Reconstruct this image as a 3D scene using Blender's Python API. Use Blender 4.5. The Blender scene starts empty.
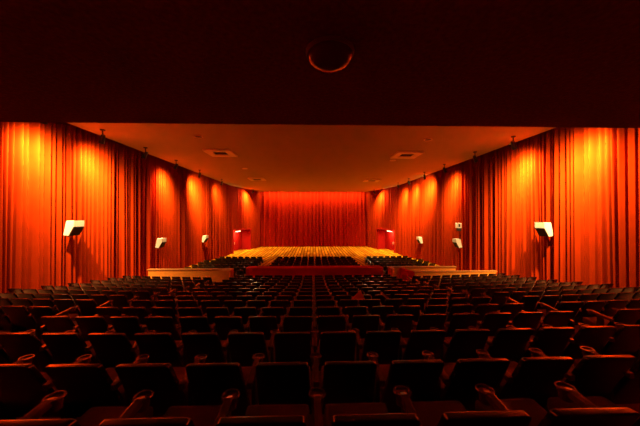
import bpy, bmesh, math, random
from mathutils import Vector, Matrix
random.seed(7)
S = bpy.context.scene
C = S.collection
R = math.radians
EYE = 5.05                      # camera height above the stage floor
# ------------------------------------------------------------------ camera
cam = bpy.data.cameras.new('camera'); co = bpy.data.objects.new('camera', cam); C.objects.link(co)
cam.sensor_width = 36; cam.lens = 260/640*36; cam.clip_start = .05; cam.clip_end = 200
co.location = (0, 0, EYE); co.rotation_euler = (R(90.88), 0, R(-1.54))
S.camera = co
# ------------------------------------------------------------------ world, exposure
w = bpy.data.worlds.new('dark'); S.world = w; w.use_nodes = True
w.node_tree.nodes['Background'].inputs[0].default_value = (0, 0, 0, 1)
w.node_tree.nodes['Background'].inputs[1].default_value = 0
S.view_settings.view_transform = 'Standard'; S.view_settings.look = 'None'
S.view_settings.gamma = 1; S.view_settings.use_curve_mapping = False
S.view_settings.exposure = 1.8
S.cycles.max_bounces = 8; S.cycles.diffuse_bounces = 8; S.cycles.use_denoising = True
S.cycles.sample_clamp_indirect = 8
LAMP_COL = (1, .66, .27)
SPOT_W = 2700                    # wall washing spotlights
SLOT_W = 420                    # strip light over the stage curtain
CORNER_W = 1700                 # corner spotlights in the ceiling corners
# ------------------------------------------------------------------ materials
def mat(name, col, rough=.6, spec=.5, noise=0, scale=8, bump=0, bscale=60, emit=None, es=0, metal=0, sheen=0):
    m = bpy.data.materials.new(name); m.use_nodes = True
    nt = m.node_tree; b = nt.nodes['Principled BSDF']
    b.inputs['Base Color'].default_value = (*col, 1); b.inputs['Roughness'].default_value = rough
    b.inputs['Specular IOR Level'].default_value = spec; b.inputs['Metallic'].default_value = metal
    if sheen: b.inputs['Sheen Weight'].default_value = sheen
    if emit:
        b.inputs['Emission Color'].default_value = (*emit, 1); b.inputs['Emission Strength'].default_value = es
    if noise or bump: tc = nt.nodes.new('ShaderNodeTexCoord')
    if noise:
        n = nt.nodes.new('ShaderNodeTexNoise'); n.inputs['Scale'].default_value = scale; n.inputs['Detail'].default_value = 4
        nt.links.new(tc.outputs['Object'], n.inputs['Vector'])
        r = nt.nodes.new('ShaderNodeMix'); r.data_type = 'RGBA'
        r.inputs[6].default_value = (*[c*(1-noise) for c in col], 1); r.inputs[7].default_value = (*[min(1, c*(1+noise)) for c in col], 1)
        nt.links.new(n.outputs['Fac'], r.inputs[0]); nt.links.new(r.outputs[2], b.inputs['Base Color'])
    if bump:
        n = nt.nodes.new('ShaderNodeTexNoise'); n.inputs['Scale'].default_value = bscale; n.inputs['Detail'].default_value = 3
        nt.links.new(tc.outputs['Object'], n.inputs['Vector'])
        bp = nt.nodes.new('ShaderNodeBump'); bp.inputs['Strength'].default_value = bump; bp.inputs['Distance'].default_value = .02
        nt.links.new(n.outputs['Fac'], bp.inputs['Height']); nt.links.new(bp.outputs[0], b.inputs['Normal'])
    return m
def plank_mat():
    m = bpy.data.materials.new('stage planks'); m.use_nodes = True
    nt = m.node_tree; b = nt.nodes['Principled BSDF']; b.inputs['Roughness'].default_value = .8; b.inputs['Specular IOR Level'].default_value = 0
    tc = nt.nodes.new('ShaderNodeTexCoord'); mp = nt.nodes.new('ShaderNodeMapping')
    mp.inputs['Rotation'].default_value = (0, 0, R(90))
    nt.links.new(tc.outputs['Object'], mp.inputs['Vector'])
    br = nt.nodes.new('ShaderNodeTexBrick'); br.inputs['Scale'].default_value = 1
    br.inputs['Brick Width'].default_value = 2.6; br.inputs['Row Height'].default_value = .42
    br.inputs['Mortar Size'].default_value = .05
    br.inputs['Color1'].default_value = (.80, .345, .014, 1); br.inputs['Color2'].default_value = (.42, .15, .006, 1)
    br.inputs['Mortar'].default_value = (.10, .025, .003, 1)
    nt.links.new(mp.outputs[0], br.inputs['Vector']); nt.links.new(br.outputs['Color'], b.inputs['Base Color'])
    return m
M = dict(
    curtain=mat('red curtain cloth', (.29, .0195, .0007), .9, .02, noise=.18, scale=3, sheen=.0),
    back=mat('crimson stage curtain cloth', (.34, .012, .0015), .9, .02, noise=.2, scale=2),
    ceiling=mat('ceiling plaster', (.52, .37, .10), .8, .2, noise=.05, scale=1.2),
    soffit=mat('maroon textured plaster', (.44, .065, .05), .9, .15, noise=.7, scale=38, bump=.5, bscale=120),
    wall=mat('dark wall', (.05, .012, .008), .9),
    carpet=mat('dark red carpet', (.42, .14, .065), .95, .1, noise=.3, scale=40),
    redclad=mat('red carpet cladding', (.55, .03, .012), .95, .03, noise=.25, scale=30),
    niche=mat('red painted niche', (.34, .008, .005), .8, .05),
    planks=plank_mat(),
    wood=mat('orange brown wood panel', (.66, .235, .028), .7, .05, noise=.2, scale=6),
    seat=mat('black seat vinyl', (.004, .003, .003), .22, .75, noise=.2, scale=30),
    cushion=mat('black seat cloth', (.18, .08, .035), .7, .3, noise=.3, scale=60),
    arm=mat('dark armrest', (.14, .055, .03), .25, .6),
    leg=mat('dark steel', (.03, .02, .02), .5),
    cream=mat('cream speaker cabinet', (.80, .74, .58), .5, noise=.04, scale=9),
    cap=mat('wood rail', (.40, .15, .03), .6, .2, noise=.2, scale=6),
    grille=mat('black speaker grille', (.012, .010, .009), .8),
    black=mat('black metal', (.03, .025, .022), .45),
    lens=mat('lit lamp lens', (.9, .8, .6), .3, emit=(1, .75, .4), es=3),
    offlens=mat('unlit lamp lens', (.1, .08, .06), .2),
    vent=mat('vent metal', (.95, .80, .50), .6),
    dome=mat('smoked dome', (.5, .26, .13), .1, .8, metal=.55),
    ring=mat('dome ring', (.9, .65, .4), .5),
    chrome=mat('door plate', (.7, .55, .35), .35, metal=.6),
)
# the dome lets some hall light glow through its smoked shell
nt = M['dome'].node_tree; tr = nt.nodes.new('ShaderNodeBsdfTranslucent'); tr.inputs[0].default_value = (.5, .22, .07, 1)
mx = nt.nodes.new('ShaderNodeMixShader'); mx.inputs[0].default_value = .15
nt.links.new(nt.nodes['Principled BSDF'].outputs[0], mx.inputs[1]); nt.links.new(tr.outputs[0], mx.inputs[2])
nt.links.new(mx.outputs[0], nt.nodes['Material Output'].inputs['Surface'])
# ------------------------------------------------------------------ helpers
def obj(name, bm, m, parent=None, loc=None, smooth=False):
    me = bpy.data.meshes.new(name)
    bmesh.ops.recalc_face_normals(bm, faces=bm.faces)
    if smooth:
        for f in bm.faces: f.smooth = True
    bm.to_mesh(me); bm.free(); me.materials.append(M[m])
    o = bpy.data.objects.new(name, me); C.objects.link(o)
    if parent: o.parent = parent
    if loc: o.location = loc
    return o
def tag(o, label, cat, group=None):
    o['label'] = label; o['category'] = cat
    if group: o['group'] = group
    return o
def thing(name, label, cat, loc=(0, 0, 0), rz=0, group=None):
    o = bpy.data.objects.new(name, None); C.objects.link(o); o.location = loc; o.rotation_euler = (0, 0, rz)
    o.empty_display_size = .1
    return tag(o, label, cat, group)
def struct(name, bm, m, smooth=False):
    o = obj(name, bm, m, smooth=smooth); o['kind'] = 'structure'; return o
def box(bm, x0, x1, y0, y1, z0, z1, bev=0, mtx=None):
    r = bmesh.ops.create_cube(bm, size=1)
    T = Matrix.Translation(((x0+x1)/2, (y0+y1)/2, (z0+z1)/2)) @ Matrix.Diagonal((x1-x0, y1-y0, z1-z0, 1))
    bmesh.ops.transform(bm, matrix=(mtx @ T if mtx else T), verts=r['verts'])
    if bev:
        es = list({e for v in r['verts'] for e in v.link_edges})
        bmesh.ops.bevel(bm, geom=es, offset=bev, segments=2, affect='EDGES', profile=.6)
    return bm
def cyl(bm, r1, r2, z0, z1, seg=20, mtx=None):
    r = bmesh.ops.create_cone(bm, cap_ends=True, segments=seg, radius1=r1, radius2=r2, depth=z1-z0)
    T = Matrix.Translation((0, 0, (z0+z1)/2))
    bmesh.ops.transform(bm, matrix=(mtx @ T if mtx else T), verts=r['verts'])
    return bm
def prism(bm, pts, axis, a, b, bev=0, seg=2):
    """polygon pts (2D) extruded along axis 'x' or 'y' or 'z' from a to b"""
    def P(p, t):
        return {'x': (t, p[0], p[1]), 'y': (p[0], t, p[1]), 'z': (p[0], p[1], t)}[axis]
    v0 = [bm.verts.new(P(p, a)) for p in pts]; v1 = [bm.verts.new(P(p, b)) for p in pts]
    fs = [bm.faces.new(v0[::-1]), bm.faces.new(v1)]
    n = len(pts)
    for i in range(n): fs.append(bm.faces.new((v0[i], v0[(i+1) % n], v1[(i+1) % n], v1[i])))
    bmesh.ops.recalc_face_normals(bm, faces=fs)
    if bev:
        es = list({e for f in fs[:2] for e in f.edges})
        bmesh.ops.bevel(bm, geom=es, offset=bev, segments=seg, affect='EDGES', profile=.6)
    return bm
def ring(bm, R0, r, z, seg=24, k=6, mtx=None):
    vs = []
    for i in range(seg):
        a = 2*math.pi*i/seg; row = []
        for j in range(k):
            b = 2*math.pi*j/k
            p = Vector(((R0+r*math.cos(b))*math.cos(a), (R0+r*math.cos(b))*math.sin(a), z+r*math.sin(b)))
            row.append(bm.verts.new(mtx @ p if mtx else p))
        vs.append(row)
    for i in range(seg):
        for j in range(k):
            bm.faces.new((vs[i][j], vs[(i+1) % seg][j], vs[(i+1) % seg][(j+1) % k], vs[i][(j+1) % k]))
    return bm
def B(): return bmesh.new()
# ------------------------------------------------------------------ seating geometry
YC = 95.0
SN = [.2, 1.31, 2.2, 3.28, 4.37, 5.45, 6.54, 7.62, 8.7, 9.8, 10.9, 12.0, 13.05, 14.1, 15.2]     # row -1, row 0 ... row 13
TOPS = [.80, 1.01, 1.23, 1.45, 1.66, 1.88, 2.08, 2.29, 2.48, 2.67, 2.85, 2.99, 3.13, 3.26, 3.39]  # seat tops below the eye
SEAT_H = .84
def Yof(x, s): return YC - math.sqrt((YC-s)**2 - x*x)
def front_floor(y):
    if y < 24.5: return EYE-(4.35+.12*(y-16)/8.5)
    if y < 34: return EYE-(4.47+.58*(y-24.5)/9.5)
    return 0.0
# ------------------------------------------------------------------ setting
XL, XR = -12.4, 12.9
bm = B(); xs = [XL+(XR-XL)*i/30 for i in range(31)]
edges = []
for i in range(len(SN)):
    z = EYE-TOPS[i]-SEAT_H
    s0 = -3.0 if i == 0 else SN[i]-.52
    s1 = (SN[i+1]-.52) if i+1 < len(SN) else SN[i]+.62
    edges += [(s0, z), (s1, z)]
edges.append((edges[-1][0], EYE-4.6))
rows = [[bm.verts.new((x, Yof(x, s), z)) for x in xs] for s, z in edges]
for a, b in zip(rows, rows[1:]):
    for i in range(30): bm.faces.new((a[i], a[i+1], b[i+1], b[i]))
struct('floor', bm, 'carpet')
bm = B(); ys = [15.4, 24.5, 34, 46]
rows = [[bm.verts.new((x, y, front_floor(y))) for x in (XL, XR)] for y in ys]
for a, b in zip(rows, rows[1:]): bm.faces.new((a[0], a[1], b[1], b[0]))
struct('floor_stage', bm, 'planks')
struct('wall_left', box(B(), XL-.2, XL, -3, 46, -.2, 10.4), 'wall')
struct('wall_right', box(B(), XR, XR+.2, -3, 46, -.2, 10.4), 'wall')
struct('wall_back', box(B(), XL, XR, 45.6, 45.8, -.2, 10.4), 'wall')
struct('wall_front', box(B(), XL, XR, -3.0, -2.8, -.2, 10.4), 'wall')
struct('ceiling_upper', box(B(), XL, XR, -3, 46, 10.2, 10.4), 'wall')
CZ = EYE+4.2
struct('ceiling', prism(B(), [(-10.97, 2.54), (11.4, 2.54), (11.4, 35.0), (8.95, 43.1), (-8.7, 43.1), (-10.97, 35.0)], 'z', CZ, CZ+.14), 'ceiling')
struct('ceiling_rear', box(B(), XL, XR, -2.8, 2.53, EYE+.9, 10.2), 'soffit')
# front parapets and wooden enclosures (built in)
PT = EYE-3.17
struct('wall_parapet', box(B(), -4.15, 4.4, 16.25, 16.95, -.0+.4, PT, .02), 'redclad')
T1 = struct('trim_1', box(B(), -10.15, -5.3, 16.35, 16.55, .5, PT-.1), 'wood')
obj('rail', box(B(), -10.2, -5.25, 16.3, 16.6, PT-.11, PT-.06, .01), 'cap', T1)
struct('trim_2', box(B(), -5.62, -5.0, 15.95, 16.62, .3, PT-.07, .015), 'wood')
T3 = struct('trim_3', box(B(), 6.25, 11.35, 15.85, 16.02, .5, PT-.2), 'wood')
obj('rail', box(B(), 6.2, 11.4, 15.82, 16.06, PT-.21, PT-.17, .01), 'cap', T3)
bm = B(); box(bm, 5.05, 9.6, 17.3, 17.48, .5, PT-.2); box(bm, 5.05, 5.25, 16.5, 17.4, .5, PT-.16)
T4 = struct('trim_4', bm, 'wood')
obj('rail', box(B(), 5.0, 9.65, 17.24, 17.52, PT-.21, PT-.16, .01), 'cap', T4)
struct('trim_7', prism(B(), [(5.75, 17.2), (5.9, 17.2), (6.32, 15.95), (6.2, 15.86)], 'z', .5, PT-.2), 'redclad')
# ------------------------------------------------------------------ curtains
def drape(bm, p0, p1, z0, z1, wr, dr, rng, nz=7):
    """a pleated sheet of cloth hung from p0 to p1, folds toward the room"""
    p0 = Vector(p0); p1 = Vector(p1); d = p1-p0; L = d.length; d /= L
    n = Vector((d.y, -d.x))
    pts = []; u = 0
    while u < L:
        fw = rng.uniform(*wr); dep = rng.uniform(*dr); sk = rng.uniform(-.14, .14)
        if rng.random() < .12: dep *= .65
        for k in range(14):
            t = k/14
            tt = t+sk*math.sin(2*math.pi*t)*.5
            tt = min(1, max(0, tt)); va = .30+sk
            if tt < va: off = 0
            else:
                c = (tt-va)/(1-va)
                off = dep*max(0, math.sin(math.pi*c))**.85
            if u+t*fw > L: break
            pts.append((u+t*fw, off))
        u += fw
    pts.append((L, 0))
    ph = [rng.uniform(0, 6.28) for _ in range(3)]
    cols = []
    for k in range(nz):
        f = k/(nz-1); z = z0+(z1-z0)*f
        row = []
        for u, off in pts:
            sway = (1-f)*(.05*math.sin(u*1.7+ph[0])+.03*math.sin(u*4.1+ph[1]+2*f))
            q = p0+d*(min(L, max(0, u+sway)))+n*(off*(1.05-.25*f))
            row.append(bm.verts.new((q.x, q.y, z)))
        cols.append(row)
    for a, b in zip(cols, cols[1:]):
        for i in range(len(a)-1): bm.faces.new((a[i], a[i+1], b[i+1], b[i]))
rng = random.Random(3)
LW, RW = -11.45, 11.88
CT = 9.95
bm = B(); drape(bm, (LW, 2.6), (LW, 35.3), 1.9*0+.05, CT, (.16, .33), (.24, .42), rng)
tag(obj('curtain', bm, 'curtain', smooth=True), 'long red pleated curtain covering the left side wall, floor to ceiling', 'curtain', 'red curtains around the hall')
bm = B(); drape(bm, (RW, 35.3), (RW, 2.6), .05, CT, (.16, .33), (.24, .42), rng)
tag(obj('curtain', bm, 'curtain', smooth=True), 'long red pleated curtain covering the right side wall, floor to ceiling', 'curtain', 'red curtains around the hall')
BL, BR = (-8.95, 43.8), (9.25, 43.8)
bm = B(); drape(bm, (-9.3, 44.4), (9.6, 44.4), .03, CT, (.5, .95), (.18, .4), rng)
tag(obj('curtain', bm, 'back', smooth=True), 'deep red stage curtain hanging across the back of the stage', 'curtain', 'red curtains around the hall')
NT = EYE-1.9   # niche top
def corner(a, b, t0, t1, label, rev):
    a = Vector(a); b = Vector(b)
    P = lambda t: tuple(a+(b-a)*t)
    m = P((t0+t1)/2)
    t = thing('curtain', label, 'curtain', (m[0], m[1], 0), 0, 'red curtains around the hall')
    for s, e, z, nm in ((0, t0, .03, 'drape'), (t0, t1, NT, 'valance'), (t1, 1, .03, 'drape')):
        bm = B()
        if rev: drape(bm, P(e), P(s), z, CT, (.25, .5), (.08, .2), rng)
        else: drape(bm, P(s), P(e), z, CT, (.25, .5), (.08, .2), rng)
        obj(nm, bm, 'curtain', t, (-m[0], -m[1], 0), smooth=True)
    return t
LA, RA = (LW, 35.3), (RW, 35.3)
corner(LA, BL, .12, .63, 'red corner curtain with a doorway niche, left of the stage', False)
corner(RA, BR, .12, .63, 'red corner curtain with a doorway niche, right of the stage', True)
def niche(a, b, t0, t1, side, n):
    a = Vector((*a, 0)); b = Vector((*b, 0))
    L = (b-a).length*(t1-t0); mid = a+(b-a)*((t0+t1)/2)
    d = (b-a).normalized(); ang = math.atan2(d.y, d.x)
    T = Matrix.Translation(mid) @ Matrix.Rotation(ang, 4, 'Z')
    o = 1 if side == 'left' else -1            # outward is +y local on the left, -y on the right
    def bx(bm, x0, x1, y0, y1, z0, z1):
        ya, yb = sorted((y0*o, y1*o)); return box(bm, x0, x1, ya, yb, z0, z1, 0, T)
    h = L/2; bm = B()
    bx(bm, -h-.12, -h, -.22, 1.3, 0, NT+.12); bx(bm, h, h+.12, -.22, 1.3, 0, NT+.12); bx(bm, -h, h, -.22, 1.3, NT, NT+.12)
    bx(bm, -h-.12, h+.12, 1.3, 1.4, 0, NT+.12)
    struct('trim_%d' % n, bm, 'niche')
    bm = B()
    for k in (-1, 1):
        x0, x1 = (-1.0, -.02) if k < 0 else (.02, 1.0)
        bx(bm, x0, x1, 1.24, 1.3, .02, 2.2)
    dr = struct('door_%d' % (n-4), bm, 'niche')
    bm = B()
    for k in (-1, 1): bx(bm, k*.13-.06, k*.13+.06, 1.21, 1.24, .95, 1.3)
    obj('push_plate', bm, 'chrome', dr)
    th = thing('doorway_lamp', 'small lit white lamp over the doorway niche %s of the stage' % side, 'lamp', (0, 0, 0), 0, 'lamps over the doorway niches')
    th.matrix_world = T @ Matrix.Translation((0, .55*o, NT-.2))
    bm = B(); box(bm, -.55, .55, -.11, .11, 0, .2, .02); obj('housing', bm, 'cream', th)
    bm = B(); box(bm, -.5, .5, -.12, .1, -.05, .0, .01); obj('diffuser', bm, 'lens', th)
    ld = bpy.data.lights.new('doorway_light', 'AREA'); ld.shape = 'RECTANGLE'; ld.size = .9; ld.size_y = .2; ld.energy = 45; ld.color = (1, .6, .3)
    lo = bpy.data.objects.new('doorway_light', ld); C.objects.link(lo); lo.parent = th; lo.location = (0, .12*o, -.07); lo.rotation_euler = (R(-25*-o), 0, 0)
niche(LA, BL, .12, .63, 'left', 5)
niche(RA, BR, .12, .63, 'right', 6)
# ------------------------------------------------------------------ spotlights on the ceiling
def beam(ld, n):
    """photometric curve of a reflector lamp: brightest on the axis, falling off as a power of the cosine"""
    ld.use_nodes = True; nt = ld.node_tree; em = nt.nodes['Emission']
    tc = nt.nodes.new('ShaderNodeTexCoord'); sp = nt.nodes.new('ShaderNodeSeparateXYZ')
    ab = nt.nodes.new('ShaderNodeMath'); ab.operation = 'ABSOLUTE'
    pw = nt.nodes.new('ShaderNodeMath'); pw.operation = 'POWER'; pw.inputs[1].default_value = n
    nt.links.new(tc.outputs['Normal'], sp.inputs[0]); nt.links.new(sp.outputs['Z'], ab.inputs[0])
    nt.links.new(ab.outputs[0], pw.inputs[0]); nt.links.new(pw.outputs[0], em.inputs['Strength'])
def spotlight(x, y, target, power, label, lit=True, size=6, blend=1.0, name='ceiling_spotlight', group='spotlights along the ceiling edges', sc=1.0, col=LAMP_COL):
    t = thing(name, label, 'spotlight', (x, y, CZ), 0, group); t.scale = (sc,)*3
    obj('mount_plate', cyl(B(), .11, .11, -.05, 0), 'black', t)
    bm = B(); box(bm, -.02, .02, -.02, .02, -.4, -.04); obj('arm', bm, 'black', t)
    hp = Vector((x, y, CZ-.42*sc)); dv = (Vector(target)-hp).normalized()
    q = dv.to_track_quat('-Z', 'Y')
    bm = B(); cyl(bm, .105, .085, -.1, .17)
    for (ra, rb) in ((.105, .118), (.098, .11)):
        va = [bm.verts.new((ra*math.cos(i*math.pi/10), ra*math.sin(i*math.pi/10), -.1)) for i in range(20)]
        vb = [bm.verts.new((rb*math.cos(i*math.pi/10), rb*math.sin(i*math.pi/10), -.25)) for i in range(20)]
        for i in range(20): bm.faces.new((va[i], va[(i+1) % 20], vb[(i+1) % 20], vb[i]))
    hd = obj('lamp_head', bm, 'black', t, (0, 0, -.42), smooth=False)
    hd.rotation_mode = 'QUATERNION'; hd.rotation_quaternion = q
    obj('lens', cyl(B(), .092, .092, -.125, -.1), 'lens' if lit else 'offlens', hd)
    if lit:
        ld = bpy.data.lights.new('spot_beam', 'SPOT'); ld.energy = power; ld.color = col; ld.spot_size = R(172); ld.spot_blend = .3; ld.shadow_soft_size = .08; beam(ld, size)
        lo = bpy.data.objects.new('spot_beam', ld); C.objects.link(lo); lo.parent = hd; lo.location = (0, 0, -.27)
    return t
ORD = ['first', 'second', 'third', 'fourth', 'fifth', 'sixth', 'seventh', 'eighth', 'ninth', 'tenth', 'eleventh', 'twelfth', 'thirteenth', 'fourteenth', 'fifteenth', 'sixteenth']
HZ = EYE+1.3
for i, (y, ty, p) in enumerate([(7.0, 7.8, .3), (10, 11.0, 1.1), (12.7, 13.6, 1.1), (15.9, 16.2, 0), (19.4, 19.3, 1), (23.4, 25.2, 1), (29, 31, .35)]):
    spotlight(-10.1, y, (LW, ty, HZ), SPOT_W*p, 'black adjustable ceiling spotlight by the left curtain, %s from the camera' % ORD[i], p > 0)
for i, (y, ty, p) in enumerate([(7.2, 8.2, .45), (9.8, 11.0, 1.2), (13.2, 14.0, 1.25), (16.4, 17.0, 0), (20.3, 20.8, .75), (24, 26.5, .95), (28, 29.2, .8), (31.5, 32.5, .8)]):
    spotlight(10.42, y, (RW, ty, HZ), SPOT_W*p, 'black adjustable ceiling spotlight by the right curtain, %s from the camera' % ORD[i], p > 0)
for x, sd, tx in ((-9.0, 'left', -10.7), (9.3, 'right', 11.1)):
    spotlight(x, 39.3, (tx, 38.6, 6.2), CORNER_W, 'lit corner ceiling spotlight above the %s doorway niche' % sd, True, 1.5, group='spotlights in the ceiling corners')
# strip light hidden in the slot over the back curtain
sl = thing('strip_light', 'long strip light in the slot above the stage curtain', 'strip light', (.1, 43.35, CZ+.2))
obj('housing', box(B(), -8.6, 8.6, -.12, .12, .06, .2), 'black', sl)
obj('diffuser', box(B(), -8.5, 8.5, -.08, .08, .02, .06), 'lens', sl)
for hx in (-7, -3.5, 0, 3.5, 7): obj('hanger', box(B(), hx-.02, hx+.02, -.02, .02, .19, 10.2-CZ-.2), 'black', sl)
ld = bpy.data.lights.new('strip_glow', 'AREA'); ld.shape = 'RECTANGLE'; ld.size = 17; ld.size_y = .16; ld.energy = SLOT_W; ld.color = LAMP_COL
lo = bpy.data.objects.new('strip_glow', ld); C.objects.link(lo); lo.parent = sl
# ------------------------------------------------------------------ ceiling fittings
def vent(x, y, label):
    t = thing('ceiling_vent', label, 'vent', (x, y, CZ), 0, 'square air vents in the ceiling')
    bm = B(); h = .85
    for a in ((-h, h, -h, -h+.42), (-h, h, h-.42, h), (-h, -h+.42, -h+.42, h-.42), (h-.42, h, -h+.42, h-.42)): box(bm, *a, -.1, 0, .01)
    obj('frame', bm, 'vent', t)
    bm = B()
    for k in range(5): box(bm, -h+.42, h-.42, -.34+.16*k, -.30+.16*k, -.05, -.005)
    obj('grille', bm, 'black', t)
for x, y, l in ((-6.0, 17, 'nearer square air vent on the left half of the orange ceiling'), (6.25, 17.2, 'nearer square air vent on the right half of the orange ceiling'),
                (-6.15, 28.7, 'farther square air vent on the left half of the orange ceiling'), (6.7, 29.5, 'farther square air vent on the right half of the orange ceiling')): vent(x, y, l)
for x, y, l in ((-5.95, 13.6, 'small round recessed fitting in the ceiling, left, nearer than the air vents'), (6.2, 13.8, 'small round recessed fitting in the ceiling, right, nearer than the air vents'),
                (-5.9, 22.6, 'small round ceiling fitting between the two left air vents'), (5.9, 19.0, 'small round ceiling fitting just behind the nearer right air vent')):
    t = thing('ceiling_fitting', l, 'ceiling fitting', (x, y, CZ), 0, 'small round ceiling fittings')
    bm = B(); ring(bm, .2, .03, -.02); obj('rim', bm, 'vent', t); obj('cover', cyl(B(), .18, .18, -.03, 0), 'black' if y < 15 else 'vent', t)
t = thing('ceiling_dome', 'dark glossy dome fixture hanging from the low maroon ceiling', 'dome fixture', (.092, 1.405, EYE+.9))
bm = B(); cyl(bm, .128, .134, -.02, 0, 40); obj('base_ring', bm, 'ring', t, smooth=False)
bm = B(); N = 10; prev = None
for j in range(N+1):
    a = math.pi/2*j/N; rr = .124*math.cos(a); zz = -.02-.065*math.sin(a)
    cur = [bm.verts.new((rr*math.cos(2*math.pi*i/40), rr*math.sin(2*math.pi*i/40), zz)) for i in range(40)] if j < N else [bm.verts.new((0, 0, zz))]
    if prev:
        for i in range(40):
            if len(cur) > 1: bm.faces.new((prev[i], prev[(i+1) % 40], cur[(i+1) % 40], cur[i]))
            else: bm.faces.new((prev[i], prev[(i+1) % 40], cur[0]))
    prev = cur
obj('dome', bm, 'dome', t, smooth=True)
# ------------------------------------------------------------------ wall speakers
def speaker(x, y, z, side, label, s=1.0, yaw=4):
    """local frame: wall at x=0, the box grows along +x"""
    t = thing('wall_speaker', label, 'speaker', (x, y, z), 0, 'cream speakers on the side walls')
    t.rotation_euler = (0, 0, R(-yaw) if side == 'left' else R(180+yaw)); t.scale = (s,)*3
    prof = [(.13, .33), (.48, .34), (.48, .07), (.24, -.35), (.0, -.32)]
    bm = B(); prism(bm, prof, 'y', -.26, .26, .02); obj('cabinet', bm, 'cream', t)
    a = Vector((.475, 0, .055)); b = Vector((.245, 0, -.34)); dd = (b-a).normalized(); nn = Vector((-dd.z, 0, dd.x))
    if nn.x < 0: nn = -nn
    bm = B(); v = []
    for off in (-.01, .02):
        for p in (a, b):
            for yy in (-.235, .235): v.append(bm.verts.new(p+nn*off+Vector((0, yy, 0))))
    for f in ((0, 1, 3, 2), (4, 6, 7, 5), (0, 2, 6, 4), (1, 5, 7, 3), (0, 4, 5, 1), (2, 3, 7, 6)): bm.faces.new([v[i] for i in f])
    obj('grille', bm, 'grille', t)
    bm = B(); box(bm, -.25, .06, -.05, .05, -.15, .0); obj('bracket', bm, 'black', t)
LX, RX = LW+.3, RW-.3
speaker(LX, 12.2, EYE-.5, 'left', 'large cream wedge speaker on the left curtain, nearest the camera')
speaker(LX, 19.0, EYE-1.85, 'left', 'cream wedge speaker on the left curtain above the wooden parapet')
speaker(LX, 26.6, EYE-2.2, 'left', 'cream wedge speaker on the left curtain, nearest the stage')
speaker(RX, 12.5, EYE-.6, 'right', 'large cream wedge speaker on the right curtain, nearest the camera')
speaker(RX, 20.2, EYE-2.05, 'right', 'cream wedge speaker on the right curtain, below a small white box')
speaker(RX, 27.4, EYE-2.45, 'right', 'cream wedge speaker on the right curtain, nearest the stage')
t = thing('wall_box', 'small white box fixture on the right curtain above the middle speaker', 'box fixture', (RX, 20.1, EYE-.75))
obj('housing', box(B(), -.35, 0, -.14, .14, -.12, .28, .02), 'cream', t)
obj('lower_panel', box(B(), -.3, -.02, -.12, .12, -.34, -.12, .01), 'black', t)
obj('front_panel', box(B(), -.25, -.12, -.155, -.14, -.02, .2), 'black', t)
# ------------------------------------------------------------------ theatre seats
P = .58
def back_bm():
    bm = B(); n = 5
    out = [(-.25, .17), (.25, .17)]
    def cnr(cx, cz, r, a0, a1): return [(cx+r*math.cos(R(a0+(a1-a0)*i/n)), cz+r*math.sin(R(a0+(a1-a0)*i/n))) for i in range(n+1)]
    out += cnr(.222-.025, .84-.025, .025, 5, 90) + cnr(-.222+.025, .84-.025, .025, 90, 175)
    prism(bm, out, 'y', -.028, .028, .012, 3)
    for v in bm.verts:                        # recline and slight wrap
        f = (v.co.z-.30)/.54
        v.co.y += .27*(1-f) + .35*v.co.x*v.co.x
        v.co.z -= .10*v.co.x*v.co.x*max(0, f)
    return bm
def cush_bm():
    bm = B(); box(bm, -.235, .235, .27, .68, .31, .42, .035)
    for v in bm.verts: v.co.z += .12*(v.co.y-.25)*.6
    return bm
def arm_bm(x):
    bm = B(); prism(bm, [(.08, .585), (.42, .62), (.46, .63), (.46, .66), (.42, .67), (.08, .635)], 'x', x-.026, x+.026, .008); return bm
def cup_bm(x):
    bm = B(); T = Matrix.Translation((x, .46, .66)); ring(bm, .052, .009, 0, 20, 6, T)
    cyl(bm, .04, .05, -.08, -.005, 16, T); return bm
def leg_bm(x):
    bm = B(); prism(bm, [(.20, 0), (.42, 0), (.37, .04), (.34, .605), (.24, .59), (.24, .04)], 'x', x-.018, x+.018, .004); return bm
def tree_copy(src, loc, rz):
    c = src.copy(); C.objects.link(c); c.location = loc; c.rotation_euler = (0, 0, rz)
    for ch in src.children:
        d = ch.copy(); C.objects.link(d); d.parent = c
        for g in ch.children:
            e = g.copy(); C.objects.link(e); e.parent = d
    return c
def make_seat(both):
    t = thing('theatre_seat', '', 'seat')
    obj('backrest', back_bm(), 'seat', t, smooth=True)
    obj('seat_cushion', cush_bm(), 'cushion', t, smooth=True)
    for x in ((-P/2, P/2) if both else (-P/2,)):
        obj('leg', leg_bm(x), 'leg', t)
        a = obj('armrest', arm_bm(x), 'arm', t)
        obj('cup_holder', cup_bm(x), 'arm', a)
    return t
def count_word(n): return ORD[n-1]
spots = []
CX = .03
for n in range(14):
    s = SN[n+1]; rad = YC-s; zf = EYE-TOPS[n+1]-SEAT_H
    def add(u, lab, last):
        th = (u)/rad
        x = CX+rad*math.sin(th); y = YC-rad*math.cos(th)
        spots.append((n, (x, y, zf), th*.4, lab, last))   # the rows curve, the seats face nearly straight ahead
    for k in range(-8, 8):
        u = (k+.5)*P
        sd = 'left' if k < 0 else 'right'; kk = -k if k < 0 else k+1
        add(u, 'black theatre seat, %s row from the camera, %s seat %s of the middle' % (ORD[n], ORD[kk-1], sd), k == 7)
    if n < 13:
        for k in range(9): add(-5.5-(k+.5)*P, 'black theatre seat left of the aisle, %s row from camera, %s from the aisle' % (ORD[n], ORD[k]), k == 0)
        for k in range(10): add(5.45+(k+.5)*P, 'black theatre seat right of the aisle, %s row from camera, %s from the aisle' % (ORD[n], ORD[k]), k == 9)
yaw = R(1.54)
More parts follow.
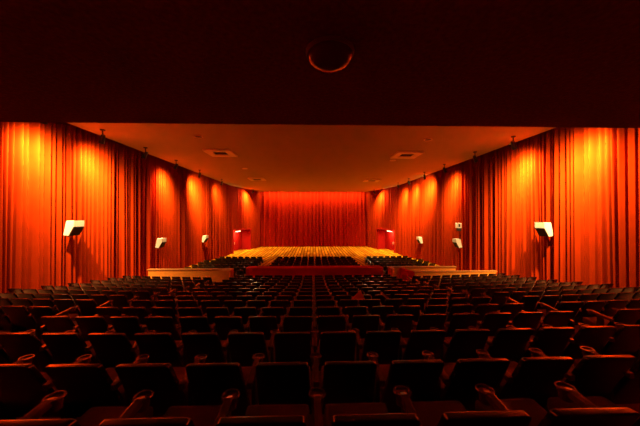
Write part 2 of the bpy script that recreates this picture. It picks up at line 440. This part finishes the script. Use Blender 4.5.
def visible(p):
    x, y, z = p
    zc = y*math.cos(yaw)+x*math.sin(yaw); xc = x*math.cos(yaw)-y*math.sin(yaw)
    if zc < .6: return False
    return abs(xc)-.45 < zc*320/260
singles = [q for q in spots if visible(q[1]) and q[0] <= 11]
rest = [q for q in spots if visible(q[1]) and q[0] > 11]
if len(singles) > 300:
    singles.sort(key=lambda q: q[1][1]); rest += singles[300:]; singles = singles[:300]
print('SEATS', len(singles), 'rest', len(rest))
proto = {True: make_seat(True), False: make_seat(False)}
used = {True: False, False: False}
for n, p, th, lab, last in singles:
    if not used[last]:
        o = proto[last]; o.location = p; o.rotation_euler = (0, 0, th); used[last] = True
    else: o = tree_copy(proto[last], p, th)
    o['label'] = lab; o['group'] = 'black theatre seats in the main rows'
    if n == 6 and lab.endswith('third seat right of the middle'):
        bm = B(); T3 = [Vector(q) for q in ((-.38, -.12, .76), (.02, -.12, .76), (-.06, .16, .95))]
        v = [bm.verts.new(q) for q in T3]+[bm.verts.new(q+Vector((0, .03, -.03))) for q in T3]
        for f in ((0, 1, 2), (5, 4, 3), (0, 3, 4, 1), (1, 4, 5, 2), (2, 5, 3, 0)): bm.faces.new([v[q] for q in f])
        obj('side_panel', bm, 'wood', o)['label'] = 'orange triangular panel showing above the backrest'
        o['label'] = 'black theatre seat with an orange triangular panel, seventh row, third right of middle'
    if n == 6 and lab.endswith('fourth seat right of the middle'):
        bm = B(); T = Matrix.Translation((.13, -.02, .74)) @ Matrix.Rotation(R(42), 4, 'Y'); box(bm, -.26, .26, -.03, .03, -.03, .03, .01, T)
        obj('slanted_bar', bm, 'wood', o)['label'] = 'slanted lit bar across the backrest'
        o['label'] = 'black theatre seat with a slanted lit bar, seventh row, fourth right of middle'
# front seats near the stage and the last main rows, too many to single out
def one_mesh():
    bm = B(); groups = []
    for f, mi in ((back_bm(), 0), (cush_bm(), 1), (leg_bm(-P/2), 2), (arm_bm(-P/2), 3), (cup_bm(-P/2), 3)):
        f.verts.ensure_lookup_table(); f.verts.index_update()
        groups.append(([v.co.copy() for v in f.verts], [[v.index for v in q.verts] for q in f.faces], mi)); f.free()
    bm.free(); return groups
G = one_mesh(); V = []; F = []; MI = []
def stamp(p, th):
    T = Matrix.Translation(p) @ Matrix.Rotation(th, 4, 'Z')
    for vs, fs, mi in G:
        b = len(V); V.extend([tuple(T @ v) for v in vs])
        for f in fs: F.append([b+i for i in f]); MI.append(mi)
for n, p, th, lab, last in rest: stamp(p, th)
for r in range(5):
    y = 24.0-1.1*r
    for k in range(-6, 6): stamp(((k+.5)*P+.15, y, front_floor(y+.3)), 0)
for r in range(7):
    y = 24.0-1.08*r
    nk = min(8, 7+r//2)
    for k in range(nk):
        for sd in (-1, 1):
            x = sd*(4.75+(k+.5)*P)+.15
            yy = y+.03*(k+.5)
            stamp((x, yy, front_floor(yy+.3)), -sd*.05*-1)
me = bpy.data.meshes.new('distant_theatre_seats'); me.from_pydata(V, [], F)
for k in ('seat', 'cushion', 'leg', 'arm'): me.materials.append(M[k])
me.polygons.foreach_set('material_index', MI); me.polygons.foreach_set('use_smooth', [m < 2 for m in MI]); me.update()
o = bpy.data.objects.new('distant_theatre_seats', me); C.objects.link(o)
o['kind'] = 'stuff'; tag(o, 'distant blocks of small black theatre seats before the wooden stage', 'seats')
